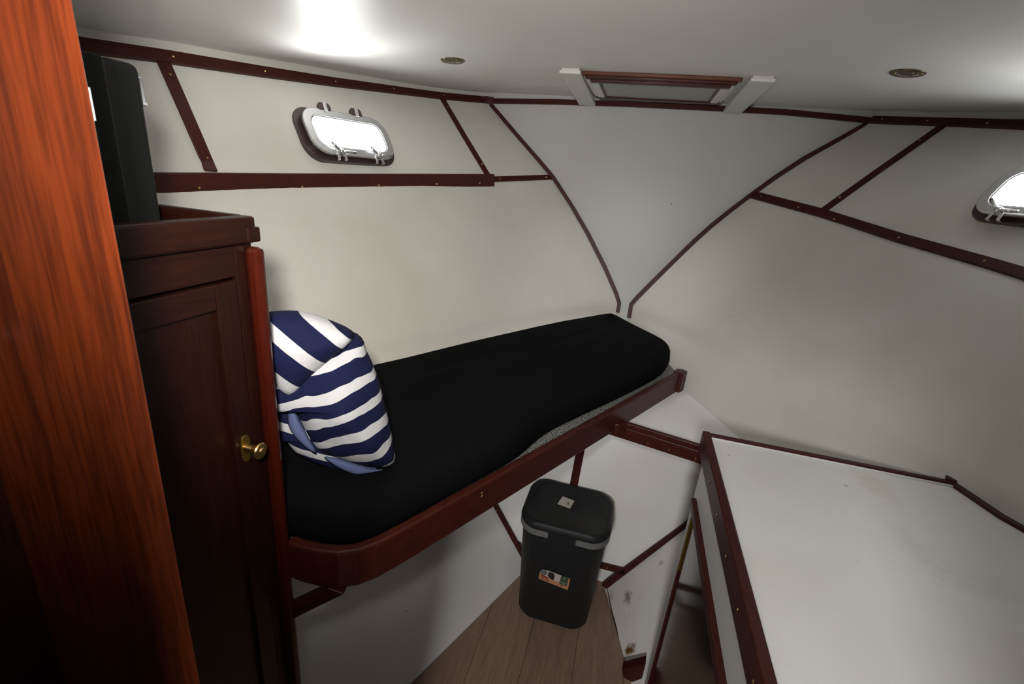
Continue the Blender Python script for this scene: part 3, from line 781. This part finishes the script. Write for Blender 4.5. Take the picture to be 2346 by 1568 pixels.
cushion('pillowcase_lining', lin2, .012, .01, M_LINE, .012, rings_=4, seed=5, wob=.002)
ang = math.atan2(E1.y, E1.x)
rotm = Matrix((E1, -EN2, EU)).transposed()
for ch in pil.children: ch.matrix_local = rotm.to_4x4()

# ------------------------------------------------------------------ lidded bin
bx, by, bz = -.078, 1.520, -1.65
bin_ = empty('waste_bin', (bx, by, bz), 'charcoal plastic lidded bin standing on the floor', 'bin')
def section(w, d, r, bow, seg=10):
    out = []
    for a, b_ in rrect(w, d, r, seg):
        f = max(0, -b_/(d/2)); out.append((a, b_-bow*f*(1-(2*a/w)**2)))
    dense = []; n = len(out)
    for i in range(n):
        p, q = out[i], out[(i+1) % n]; k = max(1, int(math.hypot(q[0]-p[0], q[1]-p[1])/.02))
        for j in range(k):
            a, b_ = p[0]+(q[0]-p[0])*j/k, p[1]+(q[1]-p[1])*j/k; dense.append((a, b_))
    return dense
def loft(name, secs, m_, parent, cap0=True, cap1=True):
    """secs: (list of xy, z)"""
    V, F = [], []; n = len(secs[0][0])
    for L, z in secs:
        for a, b_ in L: V.append((bx+a, by+b_, z))
    for j in range(len(secs)-1):
        for i in range(n): F.append((j*n+i, j*n+(i+1) % n, (j+1)*n+(i+1) % n, (j+1)*n+i))
    if cap0: F.append(tuple(range(n)))
    if cap1: F.append(tuple((len(secs)-1)*n+i for i in range(n)))
    o = mesh(name, V, F, m_, parent, smooth=True)
    e = o.modifiers.new('split', 'EDGE_SPLIT'); e.split_angle = math.radians(50); return o
base = section(.280, .205, .055, .010)
def sc(L, fx, fy, dy=0): return [(a*fx, b_*fy+dy) for a, b_ in L]
TOPZ = -1.158
loft('bin_body', [(sc(base, .93, .92), bz), (sc(base, 1.0, 1.0), bz+.018), (sc(base, 1.125, 1.24, -.003), TOPZ-.050), (sc(base, 1.125, 1.24, -.003), TOPZ-.040)], M_BINBLK, bin_)
bf = sc(base, 1.190, 1.330, -.002)
# rim band: two lighter clip arcs at the front with a dark tab between, dark round the back
def band(name, sel, m_, z0, z1, grow=1.0):
    n = len(bf); idx = [i for i in range(n) if sel(*bf[i])]
    st = next((i for k, i in enumerate(idx) if (i-1) % n not in idx), idx[0]); run = [st]
    while (run[-1]+1) % n in idx and len(run) < len(idx): run.append((run[-1]+1) % n)
    V, F = [], []; k = len(run)
    for s_ in (1.0*grow, .955):
        for z in (z0, z1):
            for i in run: V.append((bx+bf[i][0]*s_, by+bf[i][1]*s_, z))
    for i in range(k-1):
        F += [(i, i+1, k+i+1, k+i), (2*k+i, 3*k+i, 3*k+i+1, 2*k+i+1), (k+i, k+i+1, 3*k+i+1, 3*k+i), (i, 2*k+i, 2*k+i+1, i+1)]
    F += [(0, k, 3*k, 2*k), (k-1, 3*k-1, 4*k-1, 2*k-1)]
    return mesh(name, V, F, m_, bin_)
zc0, zc1 = TOPZ-.050, TOPZ-.026
band('rim_clip', lambda a, b_: b_ < -.052 and a < -.042, M_GREYP, zc0, zc1)
band('rim_clip', lambda a, b_: b_ < -.052 and a > .042, M_GREYP, zc0, zc1)
band('rim_tab', lambda a, b_: b_ < -.052 and abs(a) <= .06, M_BINBLK, zc0-.004, zc1, .99)
band('rim_back', lambda a, b_: b_ >= -.060, M_BINBLK, zc0, zc1, .995)
lid = loft('bin_lid', [(sc(bf, .985, .985), TOPZ-.027), (sc(bf, 1.005, 1.005), TOPZ-.020), (sc(bf, .99, .99), TOPZ-.008), (sc(bf, .955, .95), TOPZ), (sc(bf, .90, .89), TOPZ), (sc(bf, .885, .87), TOPZ-.003)], M_BINBLK, bin_)
q = [on_z(*p, TOPZ-.003) for p in ((1277, 1155.5), (1289, 1138), (1316, 1148.5), (1306, 1166))]
stk = prism('lid_sticker', q, (0, 0, .0010), M_PAPER, lid, bevel=0)
q2 = [on_z(*p, TOPZ-.0019) for p in ((1299, 1151), (1303, 1150.5), (1305, 1156.5), (1300, 1157.5))]
prism('sticker_smudge', q2, (0, 0, .0004), M_GREYP, stk, bevel=0)
# printed label on the bin's front
fy0 = by-(.205/2*1.0+.010); fy1 = by-(.205/2*1.24+.010*1.24+.003)
def bin_front(px, py, off=.0):
    z0, z1 = bz+.018, TOPZ-.05; p0 = Vector((bx, fy0-off-.002, z0)); d = Vector((0, fy1-fy0, z1-z0)); nn = Vector((0, -d.z, d.y)).normalized()
    return on_plane(px, py, p0, nn), nn
def patch(name, px, m_, off, parent):
    P_ = [bin_front(*p, off)[0] for p in px]; nn = bin_front(*px[0], off)[1]
    return prism(name, P_, nn*-.0006, m_, parent, bevel=0)
def lab(x, y): return 1200+x*160/2346, 1280+y*90/1320
bodyo = next(c for c in bin_.children if c.name.startswith('bin_body'))
lb = patch('product_label', [lab(490, 680), lab(535, 440), lab(815, 410), lab(1255, 575), lab(1560, 690), lab(1475, 1070)], M_ORANGE, .0006, bodyo)
for nm, m_, pts in (('label_photo', M_LWHITE, [(700, 420), (815, 410), (1258, 580), (1180, 810), (900, 700), (660, 560)]),
                    ('label_corner', M_GREYP, [(535, 440), (640, 360), (780, 400), (790, 540), (660, 580), (530, 500)]),
                    ('label_bin_picture', M_LDARK, [(830, 450), (1010, 510), (1045, 600), (1000, 735), (890, 690), (800, 600)]),
                    ('label_logo', M_LRED, [(575, 560), (640, 560), (830, 650), (815, 705), (570, 600)]),
                    ('label_line', M_LDARK, [(545, 640), (680, 690), (680, 708), (545, 660)]), ('label_line', M_LDARK, [(700, 700), (860, 765), (855, 785), (698, 722)]),
                    ('label_badge', M_LGREEN, [(1262, 590), (1520, 640), (1435, 940), (1190, 845)]),
                    ('label_mark', M_LDARK, [(1220, 890), (1290, 915), (1280, 940), (1215, 915)])):
    patch(nm, [lab(*p) for p in pts], m_, .0014 if nm != 'label_bin_picture' else .0020, lb)
for pts in ([(1380, 640), (1395, 645), (1345, 735), (1328, 728)], [(1380, 640), (1420, 700), (1405, 708), (1372, 655)], [(1330, 700), (1395, 722), (1390, 738), (1326, 718)], [(1235, 785), (1420, 850), (1415, 866), (1232, 800)], [(1270, 825), (1395, 875), (1390, 890), (1268, 840)]):
    patch('label_badge_mark', [lab(*p) for p in pts], M_LPALE, .0022, lb)

# ------------------------------------------------------------------ counter and its cabinet on the right
CZ = -.606; CX = .272; CY = 1.205
cab = empty('counter_cabinet', (.6, .7, -1.65), 'white counter cabinet with mahogany edging and dark glossy door', 'cabinet')
AFT = .12
cp = [(CX, CY), (.828, CY)]+[(hull_x(y, CZ)-.006, y) for y in (1.10, .95, .8, .6, .4, AFT)]+[(CX, AFT)]
cp[2] = (.858, 1.10)
prism('worktop', [(x, y, CZ-.018) for x, y in cp], (0, 0, .018), M_COUNTER, cab, bevel=0)
et = box('edge_trim', (CX-.016, AFT, CZ-.048), (CX+.004, CY+.016, CZ+.012), M_TRIM['y'], cab, bevel=.004)
screws(et, [((CX-.0165, .3+.12*i, CZ-.018), (-1, 0, 0)) for i in range(7)])
box('edge_trim', (CX+.004, CY, CZ-.048), (.832, CY+.014, CZ+.010), M_TRIM['x'], cab, bevel=.003)
bp = [Vector((.828, CY+.006)), Vector((.858+.004, 1.10)), Vector((hull_x(.95, CZ)-.004, .95)), Vector((hull_x(.6, CZ)-.004, .6)), Vector((hull_x(AFT, CZ)-.004, AFT))]
railmesh('edge_trim', bp, -.007, .007, CZ-.02, CZ+.010, M_TRIM['y'], cab, .002)
prism('trim_corner', [(.815, CY+.012, CZ-.01), (.832, CY+.002, CZ-.01), (.838, CY+.020, CZ-.01), (.822, CY+.030, CZ-.01)], (0, 0, .026), M_TRIM['z'], cab, bevel=.002)
box('sealant_bead', (CX+.004, CY-.005, CZ), (.826, CY, CZ+.005), M_WHITE, cab, bevel=.002)
box('fascia', (CX, AFT, -.775), (CX+.018, CY, CZ-.040), M_WHITE, cab, bevel=.001)
box('corner_stile', (CX, CY-.034, -1.65), (CX+.018, CY, -.775), M_WHITE, cab, bevel=.0015)
box('end_panel', (CX+.018, CY-.016, -1.65), (.60, CY, CZ-.018), M_WHITE, cab, bevel=0)
cd = empty('door', (CX, .6, -1.62)); cd.parent = cab; cd.location = cd.location-cab.location
box('door_panel', (CX+.004, AFT, -1.60), (CX+.016, CY-.036, -.790), M_GLOSS, cd, bevel=.001)
box('door_head', (CX-.012, AFT, -.800), (CX+.006, CY-.030, -.776), M_TRIM['y'], cd, bevel=.002)
hg = box('piano_hinge', (CX-.002, CY-.0395, -1.02), (CX+.004, CY-.0362, -.805), M_OLDBRASS, cd, bevel=.001)
box('door_edge', (CX-.002, CY-.0400, -1.60), (CX+.004, CY-.0350, -1.02), M_TRIM['z'], cd, bevel=.001)
prism('toe_block', [(.205, 1.292, -1.618), (.2735, 1.275, -1.535), (.2735, 1.275, -1.65), (.214, 1.292, -1.65)], (.002, .035, 0), M_TRIM['x'], label='mahogany toe block at the foot of the counter cabinet', cat='block', bevel=.003)
